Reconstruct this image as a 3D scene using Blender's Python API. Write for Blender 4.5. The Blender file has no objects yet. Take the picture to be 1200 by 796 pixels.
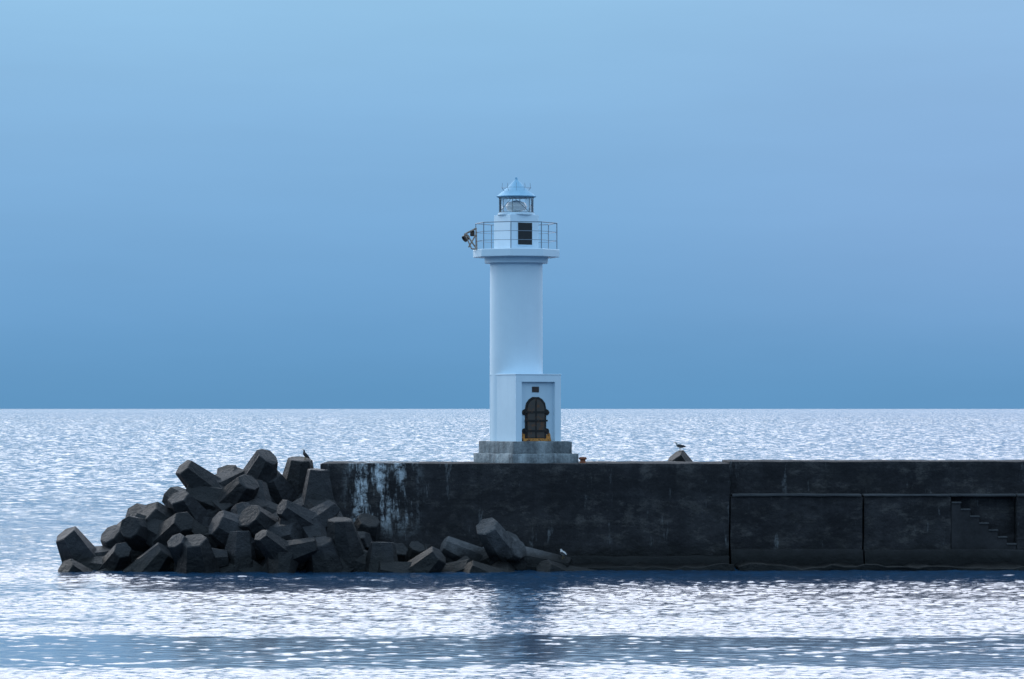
import bpy, bmesh, math, random
import numpy as np
from mathutils import Vector, Matrix, Quaternion, noise as mnoise
R=math.radians
scn=bpy.context.scene
col=scn.collection
random.seed(7)

# ------------------------------------------------------------------ materials
def newmat(name):
    m=bpy.data.materials.new(name); m.use_nodes=True
    nt=m.node_tree; nt.nodes.clear()
    out=nt.nodes.new('ShaderNodeOutputMaterial'); b=nt.nodes.new('ShaderNodeBsdfPrincipled')
    nt.links.new(b.outputs[0],out.inputs[0])
    return m,nt,b
def N(nt,t,**k):
    n=nt.nodes.new(t)
    for a,v in k.items(): setattr(n,a,v)
    return n
def L(nt,a,b): nt.links.new(a,b)
def setin(nt,sock,v):
    if isinstance(v,bpy.types.NodeSocket): nt.links.new(v,sock)
    else: sock.default_value=v
def math_(nt,op,a,b=None,clamp=False):
    n=N(nt,'ShaderNodeMath',operation=op,use_clamp=clamp)
    setin(nt,n.inputs[0],a)
    if b is not None: setin(nt,n.inputs[1],b)
    return n.outputs[0]
def maprange(nt,v,a,b,c,d,smooth=False):
    n=N(nt,'ShaderNodeMapRange'); n.clamp=True
    if smooth: n.interpolation_type='SMOOTHSTEP'
    setin(nt,n.inputs[0],v)
    for i,x in enumerate((a,b,c,d)): setin(nt,n.inputs[i+1],x)
    return n.outputs[0]
def noise_(nt,vec,scale,detail=4,rough=0.55,sc3=None,out=0):
    if sc3 is not None:
        mp=N(nt,'ShaderNodeMapping'); L(nt,vec,mp.inputs[0]); mp.inputs['Scale'].default_value=sc3; vec=mp.outputs[0]
    n=N(nt,'ShaderNodeTexNoise'); L(nt,vec,n.inputs['Vector']); n.inputs['Scale'].default_value=scale
    n.inputs['Detail'].default_value=detail; n.inputs['Roughness'].default_value=rough
    return n.outputs[out]
def mix(nt,f,a,b,mode='MIX'):
    n=N(nt,'ShaderNodeMix',data_type='RGBA',blend_type=mode)
    setin(nt,n.inputs[0],f); setin(nt,n.inputs[6],a); setin(nt,n.inputs[7],b)
    return n.outputs[2]
def c4(*c): return (c[0],c[1],c[2],1)

def concrete_mat(name,dark,light,rough=0.9,bump=0.02,streak=0.5,wet=True,salt=False,spec=0.25,contrast=1.0,var=(0.7,1.4)):
    m,nt,b=newmat(name)
    g=N(nt,'ShaderNodeNewGeometry').outputs['Position']
    sx=N(nt,'ShaderNodeSeparateXYZ'); L(nt,g,sx.inputs[0])
    oi=N(nt,'ShaderNodeObjectInfo')
    big=maprange(nt,noise_(nt,g,0.6,7,0.65),0.36,0.66,0,1)
    fine=maprange(nt,noise_(nt,g,9,5,0.7),0.3,0.7,0,1)
    st=maprange(nt,noise_(nt,g,1.0,5,0.7,sc3=(1.6,1.6,0.3)),0.4,0.7,0,1)
    f=math_(nt,'ADD',math_(nt,'MULTIPLY',big,0.5),math_(nt,'MULTIPLY',fine,0.25))
    f=math_(nt,'ADD',f,math_(nt,'MULTIPLY',st,streak*0.5),clamp=True)
    colr=mix(nt,f,c4(*dark),c4(*light))
    tint=maprange(nt,oi.outputs['Random'],0,1,var[0],var[1]) if not salt else maprange(nt,oi.outputs['Random'],0,1,0.95,1.05)
    tc=N(nt,'ShaderNodeCombineColor')
    for i in range(3): L(nt,tint,tc.inputs[i])
    colr=mix(nt,1.0,colr,tc.outputs[0],'MULTIPLY')
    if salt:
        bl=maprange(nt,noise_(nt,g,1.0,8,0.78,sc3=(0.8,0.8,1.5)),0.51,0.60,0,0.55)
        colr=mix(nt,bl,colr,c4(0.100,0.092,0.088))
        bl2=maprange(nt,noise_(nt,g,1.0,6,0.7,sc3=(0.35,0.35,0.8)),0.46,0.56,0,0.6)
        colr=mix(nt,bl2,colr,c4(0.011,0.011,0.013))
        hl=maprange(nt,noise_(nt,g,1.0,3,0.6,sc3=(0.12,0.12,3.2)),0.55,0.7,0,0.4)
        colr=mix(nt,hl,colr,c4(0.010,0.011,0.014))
        s1=maprange(nt,noise_(nt,g,1.0,6,0.7,sc3=(2.4,1,0.5)),0.46,0.56,0.0,1)
        brk=maprange(nt,noise_(nt,g,2.6,6,0.78),0.42,0.56,0.0,1)
        mx=math_(nt,'MULTIPLY',maprange(nt,sx.outputs[0],-6.7,-5.9,0,1,True),maprange(nt,sx.outputs[0],-4.6,-3.3,1,0,True))
        mz=maprange(nt,sx.outputs[2],1.0,2.4,0,1,True)
        s=math_(nt,'MULTIPLY',math_(nt,'MULTIPLY',s1,brk),math_(nt,'MULTIPLY',mx,mz))
        s2=maprange(nt,noise_(nt,g,1.0,5,0.7,sc3=(2.2,1,0.4)),0.60,0.72,0,0.26)
        s=math_(nt,'MAXIMUM',s,math_(nt,'MULTIPLY',s2,brk))
        colr=mix(nt,s,colr,c4(0.56,0.60,0.64))
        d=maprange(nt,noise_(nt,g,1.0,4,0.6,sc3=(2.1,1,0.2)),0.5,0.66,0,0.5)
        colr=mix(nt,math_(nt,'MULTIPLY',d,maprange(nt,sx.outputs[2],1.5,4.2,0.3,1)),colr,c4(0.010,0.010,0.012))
    if wet:
        wn=math_(nt,'ADD',sx.outputs[2],math_(nt,'MULTIPLY',noise_(nt,g,1.5,4),1.1))
        w=maprange(nt,wn,0.9,1.55,1,0,True)
        colr=mix(nt,math_(nt,'MULTIPLY',w,0.94),colr,c4(0.003,0.003,0.003))
        L(nt,maprange(nt,w,0,1,rough,0.55),b.inputs['Roughness'])
    else: b.inputs['Roughness'].default_value=rough
    L(nt,colr,b.inputs['Base Color'])
    b.inputs['Specular IOR Level'].default_value=spec
    bp=N(nt,'ShaderNodeBump'); bp.inputs['Distance'].default_value=bump; bp.inputs['Strength'].default_value=1
    h=math_(nt,'ADD',math_(nt,'MULTIPLY',noise_(nt,g,14,6,0.7),0.6),math_(nt,'MULTIPLY',noise_(nt,g,2.2,4,0.6),2.2))
    L(nt,h,bp.inputs['Height']); L(nt,bp.outputs[0],b.inputs['Normal'])
    return m

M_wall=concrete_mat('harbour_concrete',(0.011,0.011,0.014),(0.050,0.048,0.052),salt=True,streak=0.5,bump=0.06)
M_foot=concrete_mat('footing_concrete',(0.014,0.014,0.016),(0.050,0.048,0.052),streak=0.3,wet=True,var=(0.9,1.1))
M_step=concrete_mat('ledge_concrete',(0.034,0.035,0.039),(0.100,0.100,0.105),streak=0.3,wet=True,var=(0.95,1.05))
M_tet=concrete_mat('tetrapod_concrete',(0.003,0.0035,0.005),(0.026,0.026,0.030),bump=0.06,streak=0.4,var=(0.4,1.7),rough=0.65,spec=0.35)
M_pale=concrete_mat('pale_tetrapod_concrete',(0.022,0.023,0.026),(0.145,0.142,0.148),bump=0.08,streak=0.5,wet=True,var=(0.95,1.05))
M_rub=concrete_mat('shaded_rubble',(0.003,0.003,0.003),(0.007,0.007,0.007),bump=0.05,streak=0.1)  # near-black: shade of the gaps and wall foot put into the colour
M_plinth=concrete_mat('plinth_concrete',(0.025,0.030,0.038),(0.46,0.50,0.52),bump=0.04,streak=0.9,wet=False,var=(0.8,1.15))

def paint_mat(name,colr=(0.64,0.78,0.88),grime=0.25,rust=0.0,rough=0.5):
    m,nt,b=newmat(name)
    g=N(nt,'ShaderNodeNewGeometry').outputs['Position']
    a=maprange(nt,noise_(nt,g,1.0,5,0.6,sc3=(3.5,3.5,0.35)),0.45,0.75,0,grime*0.5)
    a2=maprange(nt,noise_(nt,g,0.9,5,0.6),0.4,0.7,0,grime*0.6)
    c=mix(nt,math_(nt,'ADD',a,a2,clamp=True),c4(*colr),c4(colr[0]*.62,colr[1]*.68,colr[2]*.74))
    if rust>0:
        r=maprange(nt,noise_(nt,g,2.0,6,0.7,sc3=(3,3,0.8)),0.62,0.72,0,rust)
        c=mix(nt,r,c,c4(0.22,0.09,0.035))
    L(nt,c,b.inputs['Base Color']); b.inputs['Roughness'].default_value=rough
    b.inputs['Specular IOR Level'].default_value=0.35
    bp=N(nt,'ShaderNodeBump'); bp.inputs['Distance'].default_value=0.004
    L(nt,noise_(nt,g,5,5,0.6),bp.inputs['Height']); L(nt,bp.outputs[0],b.inputs['Normal'])
    return m
M_white=paint_mat('white_paint',grime=0.22,rust=0.06)
M_base=paint_mat('white_base_paint',grime=0.3,rust=0.1)
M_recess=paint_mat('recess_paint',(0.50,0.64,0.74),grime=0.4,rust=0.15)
M_rail=paint_mat('rail_paint',(0.22,0.29,0.36),grime=0.5,rust=0.5)

def simple(name,c,rough=0.6,metal=0.0,c2=None,scale=8,lo=0.4,hi=0.65):
    m,nt,b=newmat(name)
    g=N(nt,'ShaderNodeNewGeometry').outputs['Position']
    c2=c2 or tuple(x*0.6 for x in c)
    f=maprange(nt,noise_(nt,g,scale,5,0.65),lo,hi,0,1)
    L(nt,mix(nt,f,c4(*c),c4(*c2)),b.inputs['Base Color'])
    b.inputs['Roughness'].default_value=rough; b.inputs['Metallic'].default_value=metal
    return m
M_door=simple('rusty_door',(0.055,0.046,0.040),0.75,0.0,(0.11,0.05,0.024),5,0.52,0.62)
M_dframe=simple('door_bar_metal',(0.009,0.008,0.008),0.7,0.1,(0.06,0.03,0.018),7,0.54,0.64)
M_rust=simple('rust_stain',(0.52,0.22,0.05),0.9,0,(0.10,0.045,0.025),6,0.50,0.58)
M_dark=simple('dark_window',(0.010,0.011,0.013),0.5)
M_darkmetal=simple('dark_metal',(0.03,0.027,0.027),0.6,0.3,(0.10,0.06,0.04),10)
M_bars=simple('glazing_bar_paint',(0.20,0.24,0.27),0.6,0.0,(0.14,0.16,0.18))
M_tan=simple('tan_rusty_metal',(0.42,0.34,0.29),0.7,0.0,(0.15,0.09,0.06),9)
M_plate=simple('bronze_plate',(0.05,0.035,0.03),0.5,0.3)
M_lens=simple('lens_white',(0.90,0.92,0.92),0.25,0,(0.8,0.84,0.84))
M_roof=simple('zinc_roof',(0.25,0.47,0.64),0.75,0.0,(0.20,0.40,0.57),3)
M_bol=simple('rusty_iron',(0.26,0.08,0.035),0.8,0.0,(0.12,0.04,0.02),8)
M_gw=simple('gull_white',(0.45,0.45,0.46),0.8)
M_gg=simple('gull_grey',(0.045,0.045,0.05),0.8)
M_beak=simple('gull_beak',(0.30,0.2,0.05),0.6)
mg=bpy.data.materials.new('lantern_glass'); mg.use_nodes=True; nt=mg.node_tree; nt.nodes.clear()
o_=N(nt,'ShaderNodeOutputMaterial'); tr=N(nt,'ShaderNodeBsdfTransparent'); gs=N(nt,'ShaderNodeBsdfGlossy'); ms=N(nt,'ShaderNodeMixShader'); fr=N(nt,'ShaderNodeFresnel')
gs.inputs['Roughness'].default_value=0.03; tr.inputs[0].default_value=(1,1,1,1); fr.inputs[0].default_value=1.4
L(nt,fr.outputs[0],ms.inputs[0]); L(nt,tr.outputs[0],ms.inputs[1]); L(nt,gs.outputs[0],ms.inputs[2]); L(nt,ms.outputs[0],o_.inputs[0])
M_glass=mg

# ------------------------------------------------------------------ mesh helpers
def mkobj(name,me,parent=None,loc=(0,0,0),rotz=0,mat=None,smooth=False,**props):
    o=bpy.data.objects.new(name,me); col.objects.link(o)
    o.location=loc; o.rotation_euler=(0,0,rotz)
    if parent: o.parent=parent
    if mat and not me.materials: me.materials.append(mat)
    if smooth:
        for p in me.polygons: p.use_smooth=True
    for k,v in props.items(): o[k]=v
    return o
def empty(name,loc,**props):
    o=bpy.data.objects.new(name,None); col.objects.link(o); o.location=loc; o.empty_display_size=0.3
    for k,v in props.items(): o[k]=v
    return o
def bm_mesh(bm,name):
    me=bpy.data.meshes.new(name); bmesh.ops.recalc_face_normals(bm,faces=bm.faces); bm.to_mesh(me); bm.free(); return me
def sharp(me,ang=35):
    for p in me.polygons: p.use_smooth=True
    try: me.set_sharp_from_angle(angle=R(ang))
    except Exception: pass
def add_box(bm,x0,x1,y0,y1,z0,z1,bevel=0.0):
    r=bmesh.ops.create_cube(bm,size=1)
    vs=r['verts']
    for v in vs:
        v.co=Vector((x0+(v.co.x+.5)*(x1-x0),y0+(v.co.y+.5)*(y1-y0),z0+(v.co.z+.5)*(z1-z0)))
    if bevel>0:
        es=list({e for v in vs for e in v.link_edges})
        bmesh.ops.bevel(bm,geom=es,offset=bevel,segments=2,affect='EDGES',profile=0.5)
    return vs
def add_lathe(bm,prof,seg=64,ph=0.0):
    rings=[]
    for (r,z) in prof:
        if r<1e-5: rings.append([bm.verts.new((0,0,z))])
        else: rings.append([bm.verts.new((r*math.cos(ph+2*math.pi*i/seg),r*math.sin(ph+2*math.pi*i/seg),z)) for i in range(seg)])
    for a,b_ in zip(rings,rings[1:]):
        for i in range(seg):
            j=(i+1)%seg
            if len(a)==1 and len(b_)==1: continue
            if len(a)==1: bm.faces.new((a[0],b_[j],b_[i]))
            elif len(b_)==1: bm.faces.new((a[i],a[j],b_[0]))
            else: bm.faces.new((a[i],a[j],b_[j],b_[i]))
def add_tube(bm,pts,r,seg=8,closed=False):
    pts=[Vector(p) for p in pts]; n=len(pts); rings=[]
    for i,p in enumerate(pts):
        if closed: t=(pts[(i+1)%n]-pts[i-1]).normalized()
        else: t=(pts[min(i+1,n-1)]-pts[max(i-1,0)]).normalized()
        up=Vector((0,0,1)) if abs(t.z)<0.9 else Vector((1,0,0))
        a=t.cross(up).normalized(); b_=t.cross(a).normalized()
        rr=r if not isinstance(r,(list,tuple)) else r[i]
        rings.append([bm.verts.new(p+a*rr*math.cos(2*math.pi*k/seg)+b_*rr*math.sin(2*math.pi*k/seg)) for k in range(seg)])
    m=n if closed else n-1
    for i in range(m):
        a=rings[i]; b_=rings[(i+1)%n]
        for k in range(seg):
            j=(k+1)%seg; bm.faces.new((a[k],a[j],b_[j],b_[k]))
    if not closed:
        bm.faces.new(rings[0]); bm.faces.new(rings[-1])
def prism(bm,pts,y0,y1):
    f=[bm.verts.new((x,y0,z)) for x,z in pts]; bk=[bm.verts.new((x,y1,z)) for x,z in pts]
    bm.faces.new(f); bm.faces.new(bk[::-1]); n=len(pts)
    for i in range(n): bm.faces.new((f[i],f[(i+1)%n],bk[(i+1)%n],bk[i]))

# ------------------------------------------------------------------ camera  (metres, 6.2 m above the sea)
CAMH=6.2; DIST=150.0
cam=bpy.data.cameras.new('camera'); co=bpy.data.objects.new('camera',cam); col.objects.link(co)
co.location=(0,-DIST,CAMH); co.rotation_euler=(R(90),0,0)
cam.sensor_width=36; cam.lens=135; cam.shift_y=0.0675; cam.clip_start=1; cam.clip_end=200000
scn.camera=co

# ------------------------------------------------------------------ world
w=bpy.data.worlds.new('World'); scn.world=w; w.use_nodes=True
nt=w.node_tree; nt.nodes.clear()
SUN_EL=34; SUN_AZ=-38   # azimuth measured from +Y (behind the lighthouse) towards +X
out=N(nt,'ShaderNodeOutputWorld'); bg=N(nt,'ShaderNodeBackground'); bg2=N(nt,'ShaderNodeBackground'); add=N(nt,'ShaderNodeAddShader')
sky=N(nt,'ShaderNodeTexSky'); sky.sky_type='NISHITA'; sky.sun_disc=False
sky.sun_elevation=R(SUN_EL); sky.sun_rotation=R(SUN_AZ); sky.air_density=1.0; sky.dust_density=0.3; sky.ozone_density=3
L(nt,sky.outputs[0],bg.inputs[0]); bg.inputs[1].default_value=0.002
tc=N(nt,'ShaderNodeTexCoord'); d=tc.outputs['Generated']
sep=N(nt,'ShaderNodeSeparateXYZ'); L(nt,d,sep.inputs[0])
X,Y,Z=sep.outputs
wob=math_(nt,'MULTIPLY',math_(nt,'SUBTRACT',noise_(nt,d,1.0,5,0.55,sc3=(9,9,30)),0.5),0.012)
zz=math_(nt,'ADD',Z,wob)
cr=N(nt,'ShaderNodeValToRGB'); L(nt,maprange(nt,zz,0,0.2,0,1),cr.inputs[0])
cr.color_ramp.interpolation='B_SPLINE'
el=cr.color_ramp.elements
def lin(r,g,b_): 
    f=lambda c:(c/255/12.92 if c/255<=0.04045 else ((c/255+0.055)/1.055)**2.4)
    return (f(r),f(g),f(b_),1)
el[0].position=0.0; el[0].color=lin(85,145,192)
el[1].position=1.0; el[1].color=lin(168,208,240)
for p,c in ((0.12,lin(103,158,207)),(0.3,lin(126,175,220)),(0.45,lin(139,186,226)),(0.62,lin(154,202,236))):
    e=el.new(p); e.color=c
pf=math_(nt,'MULTIPLY',maprange(nt,X,-0.01,0.13,0,0.28,True),maprange(nt,Z,0.0,0.05,0.15,1,True))
low=mix(nt,pf,cr.outputs[0],lin(147,174,221))
hz=maprange(nt,noise_(nt,d,1.0,5,0.55,sc3=(8,8,55)),0.3,0.7,0.975,1.025)
hc=N(nt,'ShaderNodeCombineColor'); [L(nt,hz,hc.inputs[i]) for i in range(3)]
low=mix(nt,1.0,low,hc.outputs[0],'MULTIPLY')
boost=maprange(nt,Z,0.107,0.22,0,1,True)
fade=maprange(nt,Z,0.45,0.9,1,0.25,True)
fw=maprange(nt,math_(nt,'ADD',Y,math_(nt,'MULTIPLY',X,-0.3)),0.0,0.95,0.0,1,True)
bo=math_(nt,'MULTIPLY',math_(nt,'MULTIPLY',boost,fade),fw)
bo=math_(nt,'MULTIPLY',bo,2.15)
bcol=N(nt,'ShaderNodeVectorMath',operation='SCALE'); bcol.inputs[0].default_value=(1.04,0.98,1.01); L(nt,bo,bcol.inputs['Scale'])
va=N(nt,'ShaderNodeVectorMath',operation='ADD'); L(nt,low,va.inputs[0]); L(nt,bcol.outputs[0],va.inputs[1])
zen=maprange(nt,Z,0.12,0.5,0,0.42,True)
zc_=N(nt,'ShaderNodeVectorMath',operation='SCALE'); zc_.inputs[0].default_value=(0.72,0.97,1.19); L(nt,zen,zc_.inputs['Scale'])
vb=N(nt,'ShaderNodeVectorMath',operation='ADD'); L(nt,va.outputs[0],vb.inputs[0]); L(nt,zc_.outputs[0],vb.inputs[1])
L(nt,vb.outputs[0],bg2.inputs[0]); bg2.inputs[1].default_value=0.97
L(nt,bg.outputs[0],add.inputs[0]); L(nt,bg2.outputs[0],add.inputs[1]); L(nt,add.outputs[0],out.inputs[0])

sl=bpy.data.lights.new('sun','SUN'); sl.energy=1.0; sl.angle=R(6); sl.color=(1,0.95,0.90)
so=bpy.data.objects.new('sun',sl); col.objects.link(so)
sd=Vector((math.sin(R(SUN_AZ))*math.cos(R(SUN_EL)),math.cos(R(SUN_AZ))*math.cos(R(SUN_EL)),math.sin(R(SUN_EL))))
so.rotation_euler=sd.to_track_quat('Z','Y').to_euler(); so.location=(-40,60,60)

# ------------------------------------------------------------------ sea: one wave-shaped sheet to the horizon
rows=[-2000,-300,-60,0,40]
dd=64.0
while dd<6000:
    rows.append(dd); dd*=1+ (0.0012 if dd<150 else 0.0017 if dd<600 else 0.0030)
while dd<90000:
    rows.append(dd); dd*=1.15
rows=np.array(rows,dtype=np.float64)
nc=800
u=np.linspace(-0.15,0.15,nc)
u=np.concatenate([[-40,-6,-1.2,-0.5,-0.26],u,[0.26,0.5,1.2,6,40]])
W=np.maximum(rows,40.0)
Xg=W[:,None]*u[None,:]; Yg=np.repeat((rows-DIST)[:,None],len(u),1)
def sines(n,lmin,lmax,spread,slope,seed,base=math.pi/2):
    r=np.random.RandomState(seed); H=np.zeros_like(Xg)
    for i in range(n):
        lam=math.exp(r.uniform(math.log(lmin),math.log(lmax))); k_=2*math.pi/lam
        th=base+r.normal(0,spread); a=slope*math.sqrt(2.0/n)/k_
        H+=a*np.sin(k_*(math.cos(th)*Xg+math.sin(th)*Yg)+r.uniform(0,6.28))
    return H
def field(n,lx0,lx1,asp,seed):
    r=np.random.RandomState(seed); H=np.zeros_like(Xg)
    for i in range(n):
        lam=math.exp(r.uniform(math.log(lx0),math.log(lx1))); kx=2*math.pi/lam*r.choice([-1,1]); ky=2*math.pi/(lam/asp)*r.uniform(0.5,1.2)
        H+=np.sin(kx*Xg+ky*Yg+r.uniform(0,6.28))
    return H/math.sqrt(n/2)
wave=sines(54,0.26,0.65,0.45,0.165,1)+sines(12,0.65,2.5,0.3,0.028,2)
def smooth(x,a,b_):
    t=np.clip((x-a)/(b_-a),0,1); return t*t*(3-2*t)
wob=field(14,8,80,4,5)*0.8+field(20,1.5,6,2,6)*0.3
yy=Yg+wob
b1=smooth(yy,-60,-57.5)*(1-smooth(yy,-46.5,-44))
b2=smooth(yy,-24,-20)*(1-smooth(yy,-13,-9))*(1-smooth(Xg,-8,6))
fleck=smooth(field(30,0.8,4.0,1.3,21)+0.5*field(10,8,40,3,22),1.0,1.8)
calm=np.clip(b1*0.94+b2*0.4,0,1)*(1-0.8*fleck)
near=smooth(Yg,-28,-4)*(1-smooth(Yg,4,20))
gust=field(30,6,160,4,9)
amp=np.clip((1-calm*0.9)*(0.95+0.15*np.clip(gust,-2,2))*(1+0.2*near),0.08,2)
Zg=wave*amp
dr=np.gradient(rows)
rn=np.random.RandomState(11).normal(0,1,Xg.shape)
kern=np.array([.3,.6,.9,1,1,.9,.6,.3]); 
sm_=np.zeros_like(rn)
for i_,kv in enumerate(kern): sm_+=kv*np.roll(rn,i_,axis=1)
sm_/=math.sqrt((kern**2).sum())
sig=np.minimum(0.028*dr,0.16)*smooth(rows,165,300)
Zg+=sm_*sig[:,None]
Zg[rows<60,:]=0; Zg[rows>6000,:]=0; Zg[:, :5]=0; Zg[:,-5:]=0
nr,ncol=Xg.shape
verts=np.stack([Xg,Yg,Zg],-1).reshape(-1,3)
idx=np.arange(nr*ncol).reshape(nr,ncol)
quads=np.stack([idx[:-1,:-1],idx[:-1,1:],idx[1:,1:],idx[1:,:-1]],-1).reshape(-1,4)
me=bpy.data.meshes.new('sea'); me.vertices.add(len(verts)); me.vertices.foreach_set('co',verts.astype(np.float32).ravel())
nq=len(quads); me.loops.add(nq*4); me.loops.foreach_set('vertex_index',quads.astype(np.int32).ravel())
me.polygons.add(nq); me.polygons.foreach_set('loop_start',np.arange(0,nq*4,4,dtype=np.int32))
me.polygons.foreach_set('loop_total',np.full(nq,4,dtype=np.int32))
me.update(calc_edges=True)
me.polygons.foreach_set('use_smooth',np.ones(nq,dtype=bool))
at=me.attributes.new('chop','FLOAT','POINT'); at.data.foreach_set('value',amp.astype(np.float32).ravel())
m,nt,b=newmat('sea_water')
geo=N(nt,'ShaderNodeNewGeometry'); g=geo.outputs['Position']
s=N(nt,'ShaderNodeSeparateXYZ'); L(nt,g,s.inputs[0])
an=N(nt,'ShaderNodeAttribute'); an.attribute_name='chop'
nearh=math_(nt,'MULTIPLY',math_(nt,'MULTIPLY',noise_(nt,g,1.0,2,0.6,sc3=(3.5,7.0,1)),0.015),an.outputs['Fac'])
# open water: the small waves the sheet is too coarse to carry tilt the surface normal directly
ff=maprange(nt,s.outputs[1],-5,260,0,1,True)
nz=noise_(nt,g,1.0,4,0.65,sc3=(0.8,0.6,1),out=1)
sub=N(nt,'ShaderNodeVectorMath',operation='SUBTRACT'); L(nt,nz,sub.inputs[0]); sub.inputs[1].default_value=(0.5,0.5,0.5)
mul=N(nt,'ShaderNodeVectorMath',operation='MULTIPLY'); L(nt,sub.outputs[0],mul.inputs[0]); mul.inputs[1].default_value=(0.5,1.1,0)
scl=N(nt,'ShaderNodeVectorMath',operation='SCALE'); L(nt,mul.outputs[0],scl.inputs[0]); L(nt,ff,scl.inputs['Scale'])
ad=N(nt,'ShaderNodeVectorMath',operation='ADD'); L(nt,scl.outputs[0],ad.inputs[0]); L(nt,geo.outputs['Normal'],ad.inputs[1])
nm=N(nt,'ShaderNodeVectorMath',operation='NORMALIZE'); L(nt,ad.outputs[0],nm.inputs[0])
bp=N(nt,'ShaderNodeBump'); bp.inputs['Strength'].default_value=1; bp.inputs['Distance'].default_value=1.0
L(nt,nearh,bp.inputs['Height']); L(nt,nm.outputs[0],bp.inputs['Normal']); L(nt,bp.outputs[0],b.inputs['Normal'])
b.inputs['Base Color'].default_value=(0.010,0.045,0.100,1); b.inputs['Roughness'].default_value=0.11
b.inputs['IOR'].default_value=1.6
sea=mkobj('sea',me,mat=m,kind='structure')

# ------------------------------------------------------------------ breakwater
def rough_boxes(name,boxes,mat,parent=None,amp=0.022,bevel=0.04,cut=0.4,**props):
    bm=bmesh.new()
    for (x0,x1,y0,y1,z0,z1) in boxes:
        b2=bmesh.new(); add_box(b2,x0,x1,y0,y1,z0,z1,bevel)
        for ax,(a,b_) in enumerate(((x0,x1),(z0,z1))):
            n=int((b_-a)/cut)
            for i in range(1,n):
                p=a+(b_-a)*i/n
                co_=(p,0,0) if ax==0 else (0,0,p); no=(1,0,0) if ax==0 else (0,0,1)
                bmesh.ops.bisect_plane(b2,geom=b2.verts[:]+b2.edges[:]+b2.faces[:],plane_co=co_,plane_no=no)
        for v in b2.verts:
            nv=mnoise.noise_vector(v.co*1.3)+mnoise.noise_vector(v.co*4.1)*0.5
            v.co+=nv*amp
        t=bpy.data.meshes.new('t'); b2.to_mesh(t); b2.free(); bm.from_mesh(t); bpy.data.meshes.remove(t)
    me=bm_mesh(bm,name); sharp(me,30)
    return mkobj(name,me,parent=parent,mat=mat,**props)

w1=empty('breakwater_wall',(-7.17,0,0),label='long dark weathered concrete breakwater wall with white salt streaks',category='sea wall')
def sh(bx,dx): return [(a+dx,b_+dx,c,d_,e,f) for a,b_,c,d_,e,f in bx]
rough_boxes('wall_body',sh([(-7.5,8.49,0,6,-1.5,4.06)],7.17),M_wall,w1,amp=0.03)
rough_boxes('footing',sh([(1.2,8.46,-0.45,0.02,-1.5,0.46)],7.17),M_foot,w1,amp=0.05)
rough_boxes('shadow_toe',sh([(0.6,8.6,-3.0,-0.46,-1.5,0.15)],7.17),M_rub,w1,amp=0.16)  # added dark strip, takes in the shadow band along the wall foot
w2=empty('breakwater_wall',(8.5,0,0),label='lower stepped dark concrete breakwater wall with ledge and stairs',category='sea wall')
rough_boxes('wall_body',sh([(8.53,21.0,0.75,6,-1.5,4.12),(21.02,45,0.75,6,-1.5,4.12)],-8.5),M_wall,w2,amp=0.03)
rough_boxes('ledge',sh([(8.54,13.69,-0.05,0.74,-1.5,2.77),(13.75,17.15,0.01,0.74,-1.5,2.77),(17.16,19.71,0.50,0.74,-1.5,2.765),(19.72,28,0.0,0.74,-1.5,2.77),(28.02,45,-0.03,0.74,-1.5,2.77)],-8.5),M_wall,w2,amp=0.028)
rough_boxes('ledge_coping',sh([(8.60,13.64,-0.13,0.73,2.775,2.87),(13.74,17.1,-0.08,0.73,2.775,2.86),(17.12,19.7,0.02,0.73,2.775,2.86),(19.75,45,-0.08,0.73,2.775,2.86)],-8.5),M_step,w2,amp=0.02,bevel=0.015)
ns=7; xs0=17.17-8.5; run=0.36; rise=0.27; zt0=2.50
pts=[(xs0,-1.5)]
for i in range(ns):
    pts+= [(xs0+i*run,zt0-i*rise),(xs0+(i+1)*run,zt0-i*rise)]
pts.append((xs0+ns*run,-1.5))
bm=bmesh.new(); prism(bm,pts[::-1],0.03,0.495); sm0=bm_mesh(bm,'stairs')
stairs=mkobj('stairs',sm0,w2,mat=M_foot)
for i in range(ns):
    bm=bmesh.new(); add_box(bm,xs0+i*run+0.005,xs0+(i+1)*run+0.02,-0.02,0.49,zt0-i*rise+0.002,zt0-i*rise+0.06,0.008)
    mkobj('stair_tread',bm_mesh(bm,'tread'),stairs,mat=M_step)
rough_boxes('footing',sh([(8.52,13.7,-0.42,-0.06,-1.5,0.72),(13.74,22,-0.40,-0.06,-1.5,0.70),(22.02,45,-0.4,-0.06,-1.5,0.7)],-8.5),M_foot,w2,amp=0.03)
rough_boxes('shadow_toe',sh([(8.7,26,-3.0,-0.44,-1.5,0.14),(26.1,45,-2.9,-0.44,-1.5,0.14)],-8.5),M_rub,w2,amp=0.15)  # same added dark strip, carrying the shadow band on this section

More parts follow.
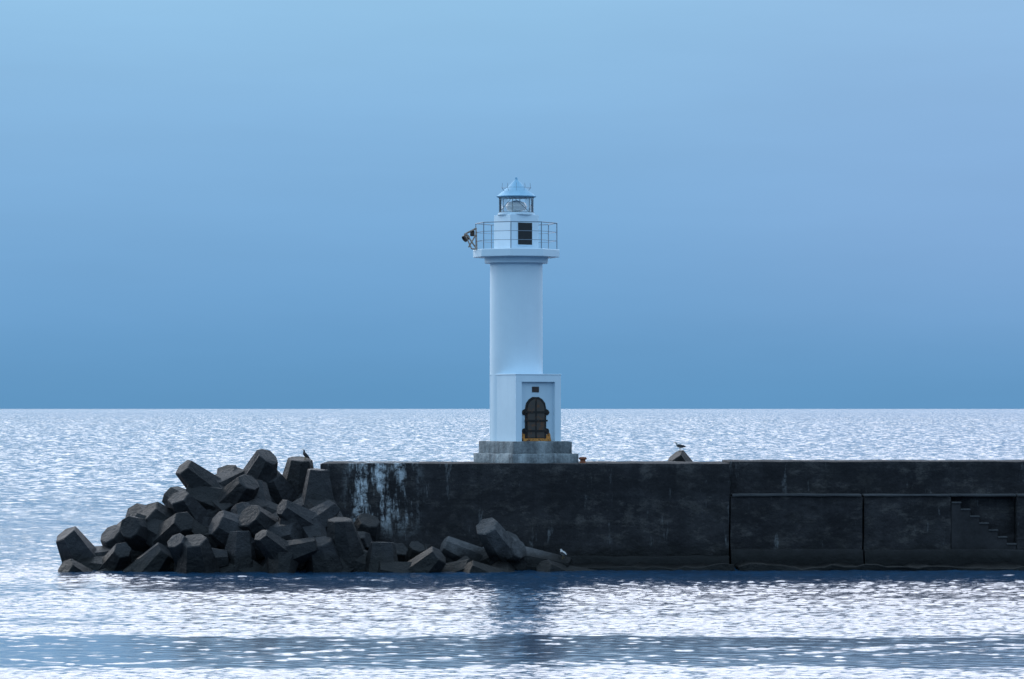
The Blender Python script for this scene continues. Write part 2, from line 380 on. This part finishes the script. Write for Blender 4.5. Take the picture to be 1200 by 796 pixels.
# ------------------------------------------------------------------ lighthouse
k=0.03405; TY=3.2
lx=5*k; LZ=4.06
def hz_(py): return CAMH-(py-479)*k-LZ
lh=empty('lighthouse',(lx,TY,LZ),label='white round concrete lighthouse with gallery and small lantern room',category='lighthouse')
RZ=R(30)
def rough_plinth(x0,x1,y0,y1,z0_,z1_,name,parent,rot=0,**p):
    b2=bmesh.new(); add_box(b2,x0,x1,y0,y1,z0_,z1_,0.02)
    for ax,(a,b_) in enumerate(((x0,x1),(y0,y1),(z0_,z1_))):
        n=max(2,int((b_-a)/0.16))
        for i in range(1,n):
            q=a+(b_-a)*i/n; c_=[0,0,0]; c_[ax]=q; no=[0,0,0]; no[ax]=1
            bmesh.ops.bisect_plane(b2,geom=b2.verts[:]+b2.edges[:]+b2.faces[:],plane_co=c_,plane_no=no)
    for v in b2.verts: v.co+=mnoise.noise_vector(v.co*2.7)*0.02+mnoise.noise_vector(v.co*7)*0.02
    me=bm_mesh(b2,name); sharp(me,35)
    return mkobj(name,me,parent,rotz=rot,mat=M_plinth,**p)
pl=rough_plinth(-1.45,1.54,-2.27,0.9,-0.04,0.36,'plinth',lh,RZ,label='rough stained grey concrete plinth')
rough_plinth(-1.28,1.38,-2.04,0.80,0.34,hz_(517),'plinth_step',pl)
z0=hz_(517)+0.003; z1=hz_(440)
bm=bmesh.new(); add_box(bm,-1.03,1.03,-1.60,0.30,z0,z1,0.0)
mkb=bm_mesh(bm,'bb'); base=mkobj('base_block',mkb,lh,rotz=RZ,mat=M_base)
bm=bmesh.new()
add_box(bm,-1.032,-0.76,-1.75,-1.602,z0,z1-0.27,0)
add_box(bm,0.76,1.032,-1.75,-1.602,z0,z1-0.27,0)
add_box(bm,-1.032,1.032,-1.75,-1.602,z1-0.268,z1+0.002,0)
mkobj('door_surround',bm_mesh(bm,'ds'),base,mat=M_white)
bm=bmesh.new(); add_box(bm,-0.758,0.758,-1.612,-1.601,z0+0.001,z1-0.27,0)
mkobj('recess_panel',bm_mesh(bm,'rp'),base,mat=M_recess)
bm=bmesh.new(); add_box(bm,-1.05,1.05,-1.77,0.32,z1+0.004,z1+0.045,0.012)
mkobj('base_coping',bm_mesh(bm,'bc'),base,mat=M_white)
dz=z0+0.06
DX=-0.06; DS=0.96
bm=bmesh.new()
half=[(0.50,0.0),(0.50,0.22),(0.61,0.25),(0.65,0.34),(0.61,0.43),(0.50,0.46),(0.50,0.96),(0.61,0.99),(0.66,1.08),(0.61,1.17),(0.50,1.22),(0.45,1.45),(0.32,1.60),(0.15,1.69)]
out_=[(DX+DS*x,dz+z) for x,z in half]+[(DX-DS*x,dz+z) for x,z in half[::-1]]
prism(bm,out_,-1.64,-1.613)
door=mkobj('door',bm_mesh(bm,'door'),base,mat=M_dframe,label='dark brown rusty double-leaf arched door with scalloped frame')
for sx_ in (-1,1):
    bm=bmesh.new()
    hp=[(0.03,0.08),(0.40,0.08),(0.40,1.24),(0.35,1.40),(0.24,1.52),(0.12,1.59),(0.03,1.60)]
    pts=[(DX+DS*sx_*x,dz+z) for x,z in hp]
    if sx_<0: pts=pts[::-1]
    prism(bm,pts,-1.665,-1.641)
    mkobj('door_leaf',bm_mesh(bm,'leaf'),door,mat=M_door)
bm=bmesh.new()
for zz_ in (0.38,0.78,1.12): add_box(bm,DX-0.52,DX+0.52,-1.69,-1.667,z0+zz_,z0+zz_+0.07,0)
add_box(bm,DX-0.025,DX+0.025,-1.682,-1.6665,z0+0.12,z0+1.55,0)
mkobj('hinge_bars',bm_mesh(bm,'db'),door,mat=M_dframe)
for (x_,z_,w_,h_) in ((-0.73,0.004,0.25,0.50),(0.40,0.004,0.27,0.40)):
    bm=bmesh.new()
    bmv=[(x_,z0+z_),(x_+w_,z0+z_),(x_+w_*0.8,z0+z_+h_*0.7),(x_+w_*0.5,z0+z_+h_),(x_+w_*0.15,z0+z_+h_*0.6)]
    prism(bm,bmv,-1.6165,-1.6125)
    mkobj('rust_stain',bm_mesh(bm,'rs'),base,mat=M_rust)
bm=bmesh.new(); add_box(bm,-0.66,0.58,-1.72,-1.645,z0+0.004,z0+0.11,0.01)
mkobj('door_sill',bm_mesh(bm,'dsl'),door,mat=M_rust)
bm=bmesh.new(); add_box(bm,-0.22,0.10,-1.63,-1.613,hz_(460),hz_(453.5),0.004)
mkobj('name_plate',bm_mesh(bm,'np'),base,mat=M_plate)
# tower
bm=bmesh.new(); add_lathe(bm,[(1.03,z0),(1.055,z0),(1.055,4.2),(1.045,hz_(309))],96)
me=bm_mesh(bm,'tower'); sharp(me,40); mkobj('tower',me,lh,mat=M_white)
# gallery: octagonal slab on a round corbel
zg0,zg1,zg2=hz_(309),hz_(302),hz_(293)
PH=R(22.5+15)
bm=bmesh.new(); add_lathe(bm,[(0,zg0),(1.24,zg0),(1.26,zg0+0.02),(1.26,zg1+0.002),(0,zg1+0.002)],64)
add_lathe(bm,[(0,zg1),(1.72,zg1),(1.74,zg1+0.02),(1.74,zg2-0.02),(1.72,zg2),(0,zg2)],8,PH)
me=bm_mesh(bm,'gallery'); sharp(me,20); gal=mkobj('gallery',me,lh,mat=M_white)
bm=bmesh.new()
rr=1.63; zt=hz_(262)
def ring(rad,z,n=72,ph=0): return [(rad*math.cos(ph+2*math.pi*i/n),rad*math.sin(ph+2*math.pi*i/n),z) for i in range(n)]
def octring(z,r_):
    c=ring(rr,z,8,PH); 
    for i in range(8): add_tube(bm,[c[i],c[(i+1)%8]],r_,6)
octring(zt,0.022); octring(zg2+(zt-zg2)*0.66,0.012); octring(zg2+(zt-zg2)*0.33,0.012)
cs=ring(rr,0,8,PH)
for i in range(8):
    x,y,_=cs[i]; add_tube(bm,[(x,y,zg2-0.01),(x,y,zt)],0.021,8)
me=bm_mesh(bm,'railing'); sharp(me,60); mkobj('railing',me,gal,mat=M_rail,label='thin pipe guard railing around the gallery')
# watch room
zw=hz_(252.5)
bm=bmesh.new(); add_box(bm,-0.65,0.65,-0.65,0.65,zg2+0.002,zw,0.006)
wr=mkobj('watch_room',bm_mesh(bm,'watch'),lh,rotz=RZ,mat=M_white)
bm=bmesh.new(); add_box(bm,-0.34,0.36,-0.675,-0.64,hz_(289),hz_(260.5),0.008)
mkobj('window_frame',bm_mesh(bm,'wf'),wr,mat=M_white)
bm=bmesh.new(); add_box(bm,-0.31,0.33,-0.69,-0.676,hz_(287.5),hz_(262),0.0)
mkobj('window',bm_mesh(bm,'wn'),wr,mat=M_dark)
# lantern
zl=hz_(250.5); zr=hz_(231.5)
bm=bmesh.new(); add_lathe(bm,[(0.74,zw+0.003),(0.74,zl-0.01),(0.71,zl),(0.71,zl+0.03),(0,zl+0.03)],48)
me=bm_mesh(bm,'lb'); sharp(me,35); ln=mkobj('lantern',me,lh,mat=M_white)
bm=bmesh.new(); add_lathe(bm,[(0.69,zl+0.03),(0.69,zr)],12)
mkobj('lantern_glass',bm_mesh(bm,'lg'),ln,mat=M_glass)
bm=bmesh.new()
n=6
add_tube(bm,ring(0.70,zl+0.04,48),0.014,6,True); add_tube(bm,ring(0.70,zr-0.015,48),0.014,6,True)
for i in range(n):
    a=2*math.pi*(i+.3)/n; a2=2*math.pi*(i+1.3)/n
    p=(0.70*math.cos(a),0.70*math.sin(a)); q=(0.70*math.cos(a2),0.70*math.sin(a2))
    add_tube(bm,[(p[0],p[1],zl+0.03),(p[0],p[1],zr+0.01)],0.018,6)
    if math.sin(a)<-0.2: add_tube(bm,[(p[0],p[1],zl+0.04),(q[0],q[1],zr)],0.010,6) if i%2 else add_tube(bm,[(q[0],q[1],zl+0.04),(p[0],p[1],zr)],0.010,6)
mkobj('glazing_bars',bm_mesh(bm,'gb'),ln,mat=M_bars)
bm=bmesh.new(); add_lathe(bm,[(0,zl+.03),(0.14,zl+.03),(0.14,zl+.08),(0.34,zl+.12),(0.44,zl+.28),(0.34,zl+.44),(0.08,zl+.52),(0,zl+.53)],24)
me=bm_mesh(bm,'lens'); sharp(me,35); mkobj('lens',me,ln,mat=M_lens)
bm=bmesh.new(); add_lathe(bm,[(0,zr),(0.77,zr-0.0),(0.80,zr+0.04),(0.75,zr+0.07),(0.37,zr+0.38),(0.06,zr+0.71),(0.045,zr+0.80),(0,zr+0.81)],40)
me=bm_mesh(bm,'roof'); sharp(me,25); mkobj('lantern_roof',me,ln,mat=M_roof,label='pale blue pointed metal lantern roof')
bm=bmesh.new()
for i in range(10):
    a=2*math.pi*(i+.5)/10; c,s_=math.cos(a),math.sin(a)
    add_tube(bm,[(0.50*c,0.50*s_,zr+0.24),(0.60*c,0.60*s_,zr+0.38),(0.58*c,0.58*s_,zr+0.56)],0.008,5)
add_tube(bm,ring(0.59,zr+0.38,40),0.007,5,True)
mkobj('bird_spikes',bm_mesh(bm,'bs'),ln,mat=M_rail)

# floodlight outside the railing
fl=empty('floodlight',(lx-1.60,TY-0.1,LZ+zg2),label='tan rusty open-frame floodlight clamped outside the gallery railing',category='floodlight',)
bm=bmesh.new()
for yy_ in (-0.18,0.14):
    add_tube(bm,[(0.03,yy_,0.02),(-0.36,yy_,0.58)],0.032,6); add_tube(bm,[(-0.30,yy_,0.10),(0.0,yy_,0.62)],0.028,6)
    add_tube(bm,[(0.03,yy_,0.0),(0.0,yy_,0.86)],0.03,6); add_tube(bm,[(-0.46,yy_,0.62),(0.02,yy_,0.86)],0.032,6)
    add_tube(bm,[(-0.42,yy_,0.56),(-0.18,yy_,0.04)],0.03,6); add_tube(bm,[(-0.18,yy_,0.04),(0.03,yy_,0.02)],0.025,6)
add_tube(bm,[(-0.46,-.18,0.62),(-0.46,.14,0.62)],0.025,6); add_tube(bm,[(-0.18,-.18,0.05),(-0.18,.14,0.05)],0.025,6)
mkobj('bracket',bm_mesh(bm,'br'),fl,mat=M_tan,label='tan rusty open lamp bracket')
bm=bmesh.new(); add_box(bm,-0.24,-0.06,-0.14,0.10,0.54,0.76,0.03)
mkobj('ballast_box',bm_mesh(bm,'bx'),fl,mat=M_darkmetal)
bm=bmesh.new(); add_lathe(bm,[(0,-0.12),(0.10,-0.11),(0.13,-0.03),(0.14,0.08),(0.14,0.11),(0.12,0.11),(0.10,0.07),(0,0.06)],20)
me=bm_mesh(bm,'lamp'); sharp(me,35); o=mkobj('lamp_head',me,fl,mat=M_darkmetal); o.location=(-0.40,-0.05,0.48); o.rotation_euler=(0,R(-125),R(30))

bm=bmesh.new(); add_lathe(bm,[(0,0),(0.13,0),(0.11,0.04),(0.10,0.13),(0.15,0.16),(0.16,0.20),(0.12,0.24),(0,0.25)],20)
me=bm_mesh(bm,'bollard'); sharp(me,40); mkobj('mooring_bollard',me,None,loc=(2.78,0.8,4.055),mat=M_bol,label='small rusty iron mooring bollard on the breakwater top',category='bollard')

# ------------------------------------------------------------------ tetrapods: blunt tapered legs
LEGDIR=[Vector((0,0,1))]+[Vector((math.cos(a)*0.943,math.sin(a)*0.943,-0.333)) for a in (0,2*math.pi/3,4*math.pi/3)]
def tetra_mesh(name,seed,br=0.84,tr_=0.46,Lr=(1.65,1.95),segs=(6,7,8)):
    bm=bmesh.new(); r_=random.Random(seed)
    for dv in LEGDIR:
        q=dv.to_track_quat('Z','Y').to_matrix()@Matrix.Rotation(r_.uniform(0,1),3,'Z')
        seg=r_.choice(segs); Lg=r_.uniform(*Lr); w_=r_.uniform(0.95,1.08)
        b2=bmesh.new(); add_lathe(b2,[(0,-0.5),(0.5,-0.45),(br*w_,0.1),(tr_*w_,Lg),(0,Lg)],seg)
        bmesh.ops.dissolve_verts(b2,verts=[v for v in b2.verts if v.co.z>Lg-0.01 and v.co.xy.length<0.01])
        es=[e for e in b2.edges if all(v.co.z>Lg-0.01 for v in e.verts)]
        bmesh.ops.bevel(b2,geom=es,offset=0.03,segments=1,affect='EDGES',profile=0.5)
        for v in b2.verts:
            if v.co.z>Lg-0.1: v.co.z+=0.08*v.co.x
        bmesh.ops.triangulate(b2,faces=b2.faces[:]); 
        for v in b2.verts: v.co=q@v.co
        t=bpy.data.meshes.new('t'); b2.to_mesh(t); b2.free(); bm.from_mesh(t); bpy.data.meshes.remove(t)
    off=Vector((seed*13.1,seed*7.7,0))
    for v in bm.verts:
        p=v.co
        v.co=p+mnoise.noise_vector(p*0.9+off)*0.08+mnoise.noise_vector(p*3+off)*0.03
    me=bm_mesh(bm,name); sharp(me,12)
    return me
NT=8
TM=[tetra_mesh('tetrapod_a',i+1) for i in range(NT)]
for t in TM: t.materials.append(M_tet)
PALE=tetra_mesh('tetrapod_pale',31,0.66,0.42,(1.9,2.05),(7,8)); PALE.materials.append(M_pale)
VCO=[[v.co.copy() for v in t.vertices] for t in TM]
rnd=random.Random(57)
def rquat(rnd):
    return Quaternion((rnd.gauss(0,1),rnd.gauss(0,1),rnd.gauss(0,1),rnd.gauss(0,1))).normalized()
tets=[]
LBL='dark wet concrete tetrapod wedged in the rock armour pile'
GRP='concrete tetrapods armouring the breakwater end'
def put(x,y,ztop,q=None,lean=None,scale=1.0,label=None):
    i=rnd.randrange(NT)
    if lean is not None:
        q=Vector((0,0,1)).rotation_difference(Vector(lean).normalized())@Quaternion((0,0,1),rnd.uniform(0,6.28))
    if q is None: q=rquat(rnd)
    top=max((q@v).z for v in VCO[i])*scale
    o=bpy.data.objects.new('tetrapod',TM[i]); col.objects.link(o)
    o.rotation_mode='QUATERNION'; o.rotation_quaternion=q; o.scale=(scale,)*3
    o.location=(x,y,ztop-top)
    o['label']=label or LBL; o['category']='tetrapod'; o['group']=GRP
    tets.append(o); return o
def interp(tab,x):
    if x<=tab[0][0]: return tab[0][1]
    for (a,b_),(c,d_) in zip(tab,tab[1:]):
        if x<=c: return b_+(d_-b_)*(x-a)/(c-a)
    return tab[-1][1]
ridge=[(-18,0.8),(-16.8,1.1),(-15.3,1.4),(-14.5,2.3),(-13.2,3.7),(-12,3.5),(-11,3.6),(-9.6,4.2),(-8.0,4.1),(-7.2,3.9)]
front=[(-18,0.6),(-16,0.9),(-14,1.2),(-12,1.5),(-10,1.6),(-8,1.8),(-6,1.4),(-4.5,1.0),(-3,0.8)]
midr=[(-18,0.7),(-16,1.2),(-14,2.1),(-12,2.6),(-10,2.8),(-8,2.8),(-6.5,2.2),(-5,1.6),(-4,1.0)]
def SS(): return rnd.uniform(0.76,1.08)
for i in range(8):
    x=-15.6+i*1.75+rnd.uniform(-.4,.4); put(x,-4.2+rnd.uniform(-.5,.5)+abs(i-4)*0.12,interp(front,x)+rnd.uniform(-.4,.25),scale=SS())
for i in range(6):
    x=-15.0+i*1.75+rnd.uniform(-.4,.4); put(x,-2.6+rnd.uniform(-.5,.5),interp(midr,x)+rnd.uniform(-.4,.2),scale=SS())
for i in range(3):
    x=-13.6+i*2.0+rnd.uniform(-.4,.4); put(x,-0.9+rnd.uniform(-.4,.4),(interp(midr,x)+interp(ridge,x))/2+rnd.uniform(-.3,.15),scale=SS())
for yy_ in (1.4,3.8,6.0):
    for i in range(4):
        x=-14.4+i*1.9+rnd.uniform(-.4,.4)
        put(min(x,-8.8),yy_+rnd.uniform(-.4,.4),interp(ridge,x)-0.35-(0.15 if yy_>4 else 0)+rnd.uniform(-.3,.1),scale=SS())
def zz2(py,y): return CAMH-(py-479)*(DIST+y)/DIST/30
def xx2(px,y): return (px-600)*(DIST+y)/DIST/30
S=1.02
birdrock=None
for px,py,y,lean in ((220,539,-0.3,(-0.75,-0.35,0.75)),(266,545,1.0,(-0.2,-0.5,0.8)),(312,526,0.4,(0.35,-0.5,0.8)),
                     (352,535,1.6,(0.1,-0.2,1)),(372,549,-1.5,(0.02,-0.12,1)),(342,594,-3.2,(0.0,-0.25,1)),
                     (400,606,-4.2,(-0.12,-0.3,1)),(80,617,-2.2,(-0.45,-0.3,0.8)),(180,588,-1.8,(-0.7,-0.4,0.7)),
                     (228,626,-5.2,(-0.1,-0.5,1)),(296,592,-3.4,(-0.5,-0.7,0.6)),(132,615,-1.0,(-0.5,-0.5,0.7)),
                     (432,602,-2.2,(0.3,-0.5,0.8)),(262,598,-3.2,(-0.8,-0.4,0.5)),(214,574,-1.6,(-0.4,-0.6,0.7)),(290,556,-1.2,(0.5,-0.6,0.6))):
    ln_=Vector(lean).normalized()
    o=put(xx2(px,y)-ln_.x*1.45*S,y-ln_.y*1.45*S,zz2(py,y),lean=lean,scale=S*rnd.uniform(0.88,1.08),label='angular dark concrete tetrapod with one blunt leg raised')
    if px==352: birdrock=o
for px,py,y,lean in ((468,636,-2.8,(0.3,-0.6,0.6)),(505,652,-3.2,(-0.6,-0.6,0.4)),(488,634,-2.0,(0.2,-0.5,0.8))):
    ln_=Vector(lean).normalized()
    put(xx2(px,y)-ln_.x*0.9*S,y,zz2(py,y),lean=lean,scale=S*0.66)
def pose(x,y,z,d0,scale,label,mesh,spin=0):
    best=None
    q0=Vector((0,0,1)).rotation_difference(Vector(d0).normalized())
    for a in range(0,120,3):
        q=q0@Quaternion((0,0,1),R(a)); sc_=max((q@l_).z for l_ in LEGDIR)
        if best is None or sc_<best[0]: best=(sc_,q)
    q=best[1]@Quaternion((0,0,1),R(spin))
    o=bpy.data.objects.new('tetrapod',mesh); col.objects.link(o)
    o.rotation_mode='QUATERNION'; o.rotation_quaternion=q; o.scale=(scale,)*3; o.location=(x,y,z)
    o['label']=label; o['category']='tetrapod'; o['group']=GRP; return o
pose(0.0,-2.1,0.26,(0.97,-0.22,-0.08),1.14,'weathered grey concrete tetrapod lying low against the wall',PALE,-12)
pose(-1.0,-1.9,0.22,(-0.93,-0.25,0.42),0.92,'weathered grey concrete tetrapod leaning beside the toppled one',PALE,6)
pose(2.0,-2.7,-0.50,(0.95,-0.2,0.10),0.8,'dark half submerged concrete tetrapod at the wall foot',TM[2])
pose(-0.5,-4.0,-0.60,(0.8,-0.5,0.1),0.85,'dark half submerged concrete tetrapod at the wall foot',TM[5])
pose(-2.9,-3.6,-0.45,(-0.6,-0.5,0.2),0.85,'dark half submerged concrete tetrapod at the wall foot',TM[4])
tA=put(7.50,7.7,4.50,lean=(-0.45,-0.2,0.85),scale=1.0,label='dark tetrapod tip behind the breakwater with a gull on it')
bm=bmesh.new(); nx,ny=70,44
V=[]
for j in range(ny):
    row=[]
    for i in range(nx):
        x=-17.8+20.8*i/(nx-1); y=-5.2+13.5*j/(ny-1)
        if x<-7.3: hgt=interp(ridge,x)-2.1
        else: hgt=0.4-0.25*(x+7.3)/3
        ed=min(1,max(0,(y+5.2)/5.0))*min(1,max(0,(8.3-y)/2.5))*min(1,(x+17.8)/2)
        if x>-7.3 and y>0.3: hgt=-0.8
        hgt=-0.8+(hgt+0.8)*ed+mnoise.noise(Vector((x*1.2,y*1.2,0)))*0.5*ed
        row.append(bm.verts.new((x,y,hgt)))
    V.append(row)
for j in range(ny-1):
    for i in range(nx-1): bm.faces.new((V[j][i],V[j][i+1],V[j+1][i+1],V[j+1][i]))
mkobj('rubble_bed',bm_mesh(bm,'rub'),mat=M_rub,kind='structure')  # bed under the pile, coloured black to deepen the shade in the gaps
bm=bmesh.new(); V=[]
for j in range(14):
    row=[]
    for i in range(60):
        x=-7+52*i/59; y=6.1+7.0*j/13
        row.append(bm.verts.new((x,y,3.1-(max(0,j-4)*0.5)+mnoise.noise(Vector((x,y,3)))*0.3)))
    V.append(row)
for j in range(13):
    for i in range(59): bm.faces.new((V[j][i],V[j][i+1],V[j+1][i+1],V[j+1][i]))
mkobj('rubble_bank',bm_mesh(bm,'rubk'),mat=M_rub,kind='structure')

# ------------------------------------------------------------------ gulls
def skin(pts,edges,radii,sub=2):
    me=bpy.data.meshes.new('s'); me.from_pydata(pts,edges,[]); o=bpy.data.objects.new('s',me); col.objects.link(o)
    o.modifiers.new('k','SKIN')
    for i,v in enumerate(me.skin_vertices[0].data):
        r=radii[i]; v.radius=r if isinstance(r,tuple) else (r,r); v.use_root=(i==2)
    sm=o.modifiers.new('u','SUBSURF'); sm.levels=sub
    dg=bpy.context.evaluated_depsgraph_get(); m2=bpy.data.meshes.new_from_object(o.evaluated_get(dg)); bpy.data.objects.remove(o)
    for p in m2.polygons: p.use_smooth=True
    m2.materials.clear()
    return m2
gb=skin([(-.21,0,.02),(-.12,0,.035),(0,0,.06),(.085,0,.09),(.125,0,.145),(.15,0,.19),(.185,0,.188)],[(i,i+1) for i in range(6)],[(.03,.012),(.05,.04),.082,.072,.042,.042,.022])
bm=bmesh.new(); add_tube(bm,[(.19,0,.188),(.225,0,.185),(.25,0,.175)],[.014,.011,.003],8); gk=bm_mesh(bm,'beak')
def wing(sy):
    bm=bmesh.new(); bmesh.ops.create_uvsphere(bm,u_segments=16,v_segments=10,radius=1)
    for v in bm.verts:
        x,y,z=v.co; t=(1-x)/2
        v.co=Vector((x*.17-.07,sy*(.072-t*.035)+y*.018,.085-t*.045+z*.055*(1-0.75*t**2)))
    me=bm_mesh(bm,'wing'); 
    for p in me.polygons: p.use_smooth=True
    return me
gwL,gwR=wing(1),wing(-1)
def leg(sy):
    bm=bmesh.new(); add_tube(bm,[(0,sy*.03,-.005),(-.01,sy*.03,-.06),(0,sy*.03,-.118)],[.012,.007,.007],6)
    add_tube(bm,[(-.01,sy*.03,-.118),(.045,sy*.042,-.122)],[.008,.006],5); add_tube(bm,[(-.01,sy*.03,-.118),(.045,sy*.015,-.122)],[.008,.006],5)
    return bm_mesh(bm,'leg')
gl,gr=leg(1),leg(-1)
gb.materials.append(M_gw); gk.materials.append(M_beak); gwL.materials.append(M_gg); gwR.materials.append(M_gg); gl.materials.append(M_beak); gr.materials.append(M_beak)
gbd=gb.copy(); gbd.materials.clear(); gbd.materials.append(M_gg)
# upright resting pose: body, head and wings pitched up over the legs
def pitched(me,ang):
    m2=me.copy(); rm=Matrix.Rotation(-ang,3,'Y'); c=Vector((0,0,0.03))
    for v in m2.vertices: v.co=rm@(v.co-c)+c
    return m2
PA=R(32)
UP=dict(body=pitched(gbd,PA),beak=pitched(gk,PA),wl=pitched(gwL,PA),wr=pitched(gwR,PA))
bpy.context.view_layer.update()
dg=bpy.context.evaluated_depsgraph_get()
def gull(x,y,ang,sc,label,dark=False,upright=False):
    hit,p,nn,idx,ob,mt=scn.ray_cast(dg,Vector((x,y,9)),Vector((0,0,-1)))
    z=p.z if hit else 4.1
    e=empty('gull',(x,y,z+.122*sc-0.004),label=label,category='bird')
    e.rotation_euler=(0,0,ang); e.scale=(sc,)*3
    e['group']='gulls resting on the breakwater'
    if upright:
        mkobj('body',UP['body'],e); mkobj('beak',UP['beak'],e); mkobj('wing',UP['wl'],e); mkobj('wing',UP['wr'],e)
    else:
        mkobj('body',gbd if dark else gb,e); mkobj('beak',gk,e); mkobj('wing',gwL,e); mkobj('wing',gwR,e)
    mkobj('leg',gl,e); mkobj('leg',gr,e)
    print('gull',x,y,z,ob.name if hit else None)
def toppt(o,f=0.75):
    mw=o.matrix_world; vs=[mw@v.co for v in o.data.vertices]; zt_=max(v.z for v in vs)
    tv=[v for v in vs if v.z>zt_-0.3]
    return sum(tv,Vector())/len(tv)
t=toppt(tA); print('perch',t); gull(t.x+0.05,t.y+0.1,R(165),1.1,'dark-winged gull standing on a tetrapod tip')
t=toppt(birdrock); gull(t.x+0.2,t.y,R(205),0.95,'small dark gull upright on top of the tetrapod pile',True,True)
gull(xx2(660,-2.7),-2.7,R(120),1.1,'grey-white gull standing on a low tetrapod')

scn.view_settings.view_transform='Standard'; scn.view_settings.look='None'; scn.view_settings.exposure=0
